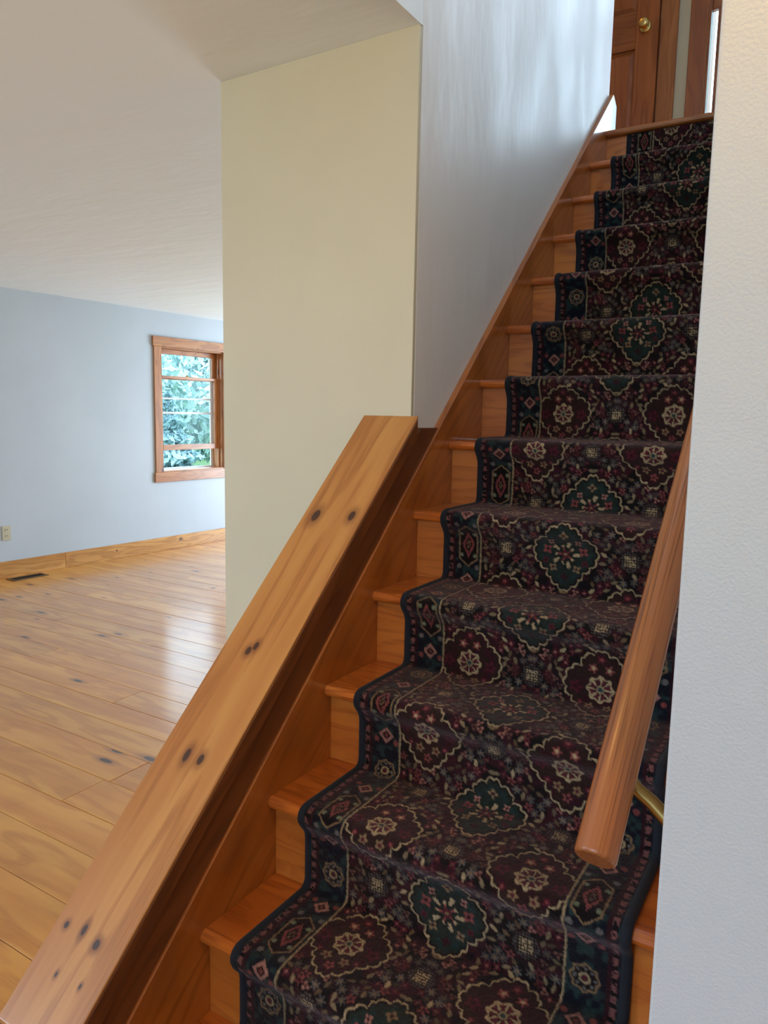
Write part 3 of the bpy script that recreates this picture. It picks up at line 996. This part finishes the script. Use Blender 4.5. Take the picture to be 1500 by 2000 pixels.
# ---- upstairs: panelled door, casings, window
dr = empty('door_1', (-0.44, YB, LD), 'panelled pine door with a round brass knob at the top of the stairs', None, None, 'structure')
DX0, DX1 = -0.82, -0.057
SW_, = (0.122,)
yd0, yd1 = YB - 0.036, YB - 0.001
zt = LD + 2.0
box('stile', (DX0, DX0 + SW_, yd0, yd1, LD + 0.008, zt), 'door', dr, 0.002, GZ)
box('stile', (DX1 - SW_, DX1, yd0, yd1, LD + 0.008, zt), 'door', dr, 0.002, GZ)
xm = (DX0 + DX1) / 2
box('mullion', (xm - 0.05, xm + 0.05, yd0, yd1, LD + 0.20, zt - 0.11), 'door', dr, 0.002, GZ)
for z0, z1 in ((LD + 0.008, LD + 0.20), (3.085, 3.282), (LD + 1.62, LD + 1.70), (zt - 0.11, zt)):
    box('rail', (DX0 + SW_, DX1 - SW_, yd0 + 0.0005, yd1, z0, z1), 'door', dr, 0.002, GX)
for x0, x1 in ((DX0 + SW_, xm - 0.05), (xm + 0.05, DX1 - SW_)):
    for z0, z1 in ((LD + 0.20, 3.085), (3.282, LD + 1.62), (LD + 1.70, zt - 0.11)):
        box('panel', (x0, x1, yd0 + 0.016, yd1, z0, z1), 'door', dr, 0, GZ)
        b = 0.028
        c = [(x0 + 0.008, yd0 + 0.0165, z0 + 0.008), (x1 - 0.008, yd0 + 0.0165, z0 + 0.008), (x1 - 0.008, yd0 + 0.0165, z1 - 0.008), (x0 + 0.008, yd0 + 0.0165, z1 - 0.008),
             (x0 + b, yd0 + 0.006, z0 + b), (x1 - b, yd0 + 0.006, z0 + b), (x1 - b, yd0 + 0.006, z1 - b), (x0 + b, yd0 + 0.006, z1 - b)]
        v, f = hexa(c)
        link('raised_panel', v, f, 'door', dr, GZ)
kb = lathe([(0, 0.033), (0.004, 0.033), (0.007, 0.026), (0.012, 0.014), (0.028, 0.011), (0.034, 0.018), (0.042, 0.0265), (0.052, 0.028), (0.060, 0.023), (0.064, 0.012), (0.065, 0.004)], (-0.1285, yd0, 3.19), (0, -1, 0), 28)
link('knob', kb[0], kb[1], 'brass', dr, smooth=True)
t1 = empty('trim_1', (-0.0, YB, LD), 'pine casing around the upstairs door', None, None, 'structure')
box('casing', (DX1 + 0.004, 0.041, YB - 0.020, YB - 0.0005, LD, zt + 0.004), 'trim', t1, 0.003, GZ)
box('casing', (DX0 - 0.095, DX0 - 0.003, YB - 0.020, YB - 0.0005, LD, zt + 0.004), 'trim', t1, 0.003, GZ)
box('head_casing', (DX0 - 0.11, 0.056, YB - 0.022, YB - 0.0005, zt + 0.004, zt + 0.10), 'trim', t1, 0.003, GX)
w2 = empty('window_2', (0.65, YB, W2[2]), 'landing window in a pine casing', None, None, 'structure')
box('casing', (0.104, W2[0], YB - 0.020, YB - 0.0005, LD, W2[3]), 'door', w2, 0.003, GZ)
box('casing', (W2[1], W2[1] + 0.09, YB - 0.020, YB - 0.0005, LD, W2[3]), 'door', w2, 0.003, GZ)
box('head_casing', (0.09, W2[1] + 0.105, YB - 0.024, YB - 0.0005, W2[3], W2[3] + 0.1), 'door', w2, 0.003, GX)
box('apron', (W2[0], W2[1], YB - 0.020, YB - 0.0005, W2[2] - 0.09, W2[2]), 'door', w2, 0.003, GX)
box('jamb', (W2[0], W2[0] + 0.012, YB, YB + 0.15, W2[2], W2[3]), 'door', w2, 0.001, GZ)
box('jamb', (W2[1] - 0.012, W2[1], YB, YB + 0.15, W2[2], W2[3]), 'door', w2, 0.001, GZ)
for x in (0.236, 0.66, 1.045):
    box('stile', (x, x + 0.036, YB + 0.03, YB + 0.062, W2[2], W2[3]), 'door', w2, 0.002, GZ)
box('meeting_rail', (W2[0] + 0.012, W2[1] - 0.012, YB + 0.028, YB + 0.06, 3.222, 3.275), 'door', w2, 0.002, GX)
box('pane', (W2[0] + 0.012, W2[1] - 0.012, YB + 0.044, YB + 0.048, W2[2], W2[3]), 'glass', w2)

# ---- frames of the windows the daylight behind the photographer comes through
def plain_window(name, x0, x1, z0, z1, y, inward, label):
    w = empty(name, ((x0 + x1) / 2, y, z0), label, None, None, 'structure')
    ya, yb_ = sorted((y, y + inward * 0.02))
    for a, b in ((x0 - 0.09, x0), (x1, x1 + 0.09)):
        box('casing', (a, b, ya + 0.0006, yb_, z0, z1), 'trim', w, 0.002, GZ)
    box('head_casing', (x0 - 0.1, x1 + 0.1, ya + 0.0006, yb_, z1, z1 + 0.09), 'trim', w, 0.002, GX)
    box('apron', (x0 - 0.1, x1 + 0.1, ya + 0.0006, yb_, z0 - 0.09, z0), 'trim', w, 0.002, GX)
    yo = y - inward * 0.09
    box('meeting_rail', (x0, x1, yo - 0.02, yo + 0.02, (z0 + z1) / 2 - 0.02, (z0 + z1) / 2 + 0.02), 'trim', w, 0.002, GX)
    return w


plain_window('window_3', -3.53, -2.17, 0.27, 1.73, FRONTY, 1, 'front window of the living room')
plain_window('window_4', -0.23, 1.13, 0.27, 1.73, FRONTY, 1, 'front window beside the entry')
plain_window('window_5', -4.11, -1.89, -0.30, 1.73, FARY, -1, 'wide window in the far living room wall')

w6 = empty('added_window_6', (XR, 0.75, W6[2]), 'unseen window added high in the right wall to light the stairwell', None, None, 'structure')  # made-up window frame round the stairwell fill light
for a, b in ((W6[0] - 0.08, W6[0]), (W6[1], W6[1] + 0.08)):
    box('casing', (XR - 0.02, XR - 0.0006, a, b, W6[2], W6[3]), 'trim', w6, 0.002, GZ)
box('head_casing', (XR - 0.02, XR - 0.0006, W6[0] - 0.09, W6[1] + 0.09, W6[3], W6[3] + 0.09), 'trim', w6, 0.002, GY)
box('apron', (XR - 0.02, XR - 0.0006, W6[0] - 0.09, W6[1] + 0.09, W6[2] - 0.08, W6[2]), 'trim', w6, 0.002, GY)

# ---- ceiling lamps, all above the frame or round the corner
for lx, ly, lz, lc, lw, llab in LAMPS:
    lp = empty('ceiling_lamp', (lx, ly, lz - 0.02), llab, 'lamp', 'ceiling lamps')
    v, f = lathe([(0, 0.09), (0.02, 0.09), (0.025, 0.08)], (lx, ly, lc - 0.0005), (0, 0, -1), 28)
    link('canopy', v, f, 'brass', lp)
    v, f = lathe([(0, 0.012), (lc - lz - 0.09, 0.012)], (lx, ly, lc - 0.025), (0, 0, -1), 12)
    link('stem', v, f, 'brass', lp)
    ld = bpy.data.lights.new('lamp_bulb', 'POINT')
    ld.energy = lw; ld.color = WARM; ld.shadow_soft_size = 0.05
    lo = bpy.data.objects.new('lamp_bulb', ld); COL.objects.link(lo)
    lo.parent = lp; lo.location = (0, 0, 0.02)

# ---- outdoors: lawn and trees seen through the windows
gr = box('lawn', (-60, 30, -30, 60, FL - 0.5, FL - 0.45), 'grass')
tag(gr, 'green lawn outside the living room window', 'lawn', None, 'structure')


def tree(x, y, h, w, conifer, label):
    t = empty('tree', (x, y, FL - 0.45), label, 'tree', 'trees outside the living room window')
    b = FL - 0.45
    v, f = tube([(x, y, b), (x + 0.03, y, b + h * 0.5), (x, y + 0.05, b + h * 0.92)], [0.11, 0.08, 0.02], 8)
    link('trunk', v, f, 'bark', t)
    rgn = np.random.default_rng(int(x * 100 + y * 17) % 9999)
    n = 6000
    z = rgn.random(n)
    ang = rgn.random(n) * 2 * np.pi
    if conifer:
        rad = w * (1 - z) * (0.45 + 0.55 * rgn.random(n)) * (0.75 + 0.25 * np.cos(z * 42))
        zz = b + 0.25 + z * (h - 0.25)
    else:
        rad = w * np.sqrt(np.clip(1 - (2 * z - 1) ** 2, 0, 1)) * np.sqrt(0.25 + 0.75 * rgn.random(n)) * (0.8 + 0.2 * np.sin(ang * 3 + z * 9))
        zz = b + 0.3 + z * (h - 0.3)
    c = np.stack([x + rad * np.cos(ang), y + rad * np.sin(ang), zz], 1)
    s = (0.035 + 0.05 * rgn.random(n)) * (w / 1.2) ** 0.6
    a = rgn.normal(size=(n, 3)); a /= np.linalg.norm(a, axis=1)[:, None]
    bb_ = np.cross(a, rgn.normal(size=(n, 3))); bb_ /= np.linalg.norm(bb_, axis=1)[:, None]
    V = np.stack([c - a * s[:, None] * 1.5, c - bb_ * s[:, None] * 0.7, c + a * s[:, None] * 1.5, c + bb_ * s[:, None] * 0.7], 1).reshape(-1, 3)
    Fc = np.arange(4 * n).reshape(-1, 4)
    link('crown', V, Fc.tolist(), 'leaf2' if conifer else 'leaf', t)


tree(-9.2, 8.3, 2.2, 1.1, True, 'small dark conifer nearest to the living room window')
tree(-10.4, 13.6, 3.4, 2.0, False, 'leafy tree in the right of the window view')
tree(-14.2, 11.0, 3.7, 2.1, False, 'leafy tree in the left of the window view')
tree(-16.5, 17.4, 4.2, 2.7, False, 'tall leafy tree far behind the others')
tree(-20.5, 13.2, 4.4, 3.2, False, 'broad pale tree closing the left of the window view')
tree(-9.5, 21.5, 4.4, 3.0, False, 'broad pale tree closing the right of the window view')
tree(-22.5, 22.0, 5.2, 4.4, False, 'largest pale tree at the back of the window view')
tree(0.9, 9.0, 7.0, 2.0, False, 'tall tree added outside the landing window to dim the sky')  # put in to dim the bright sky behind the landing glass
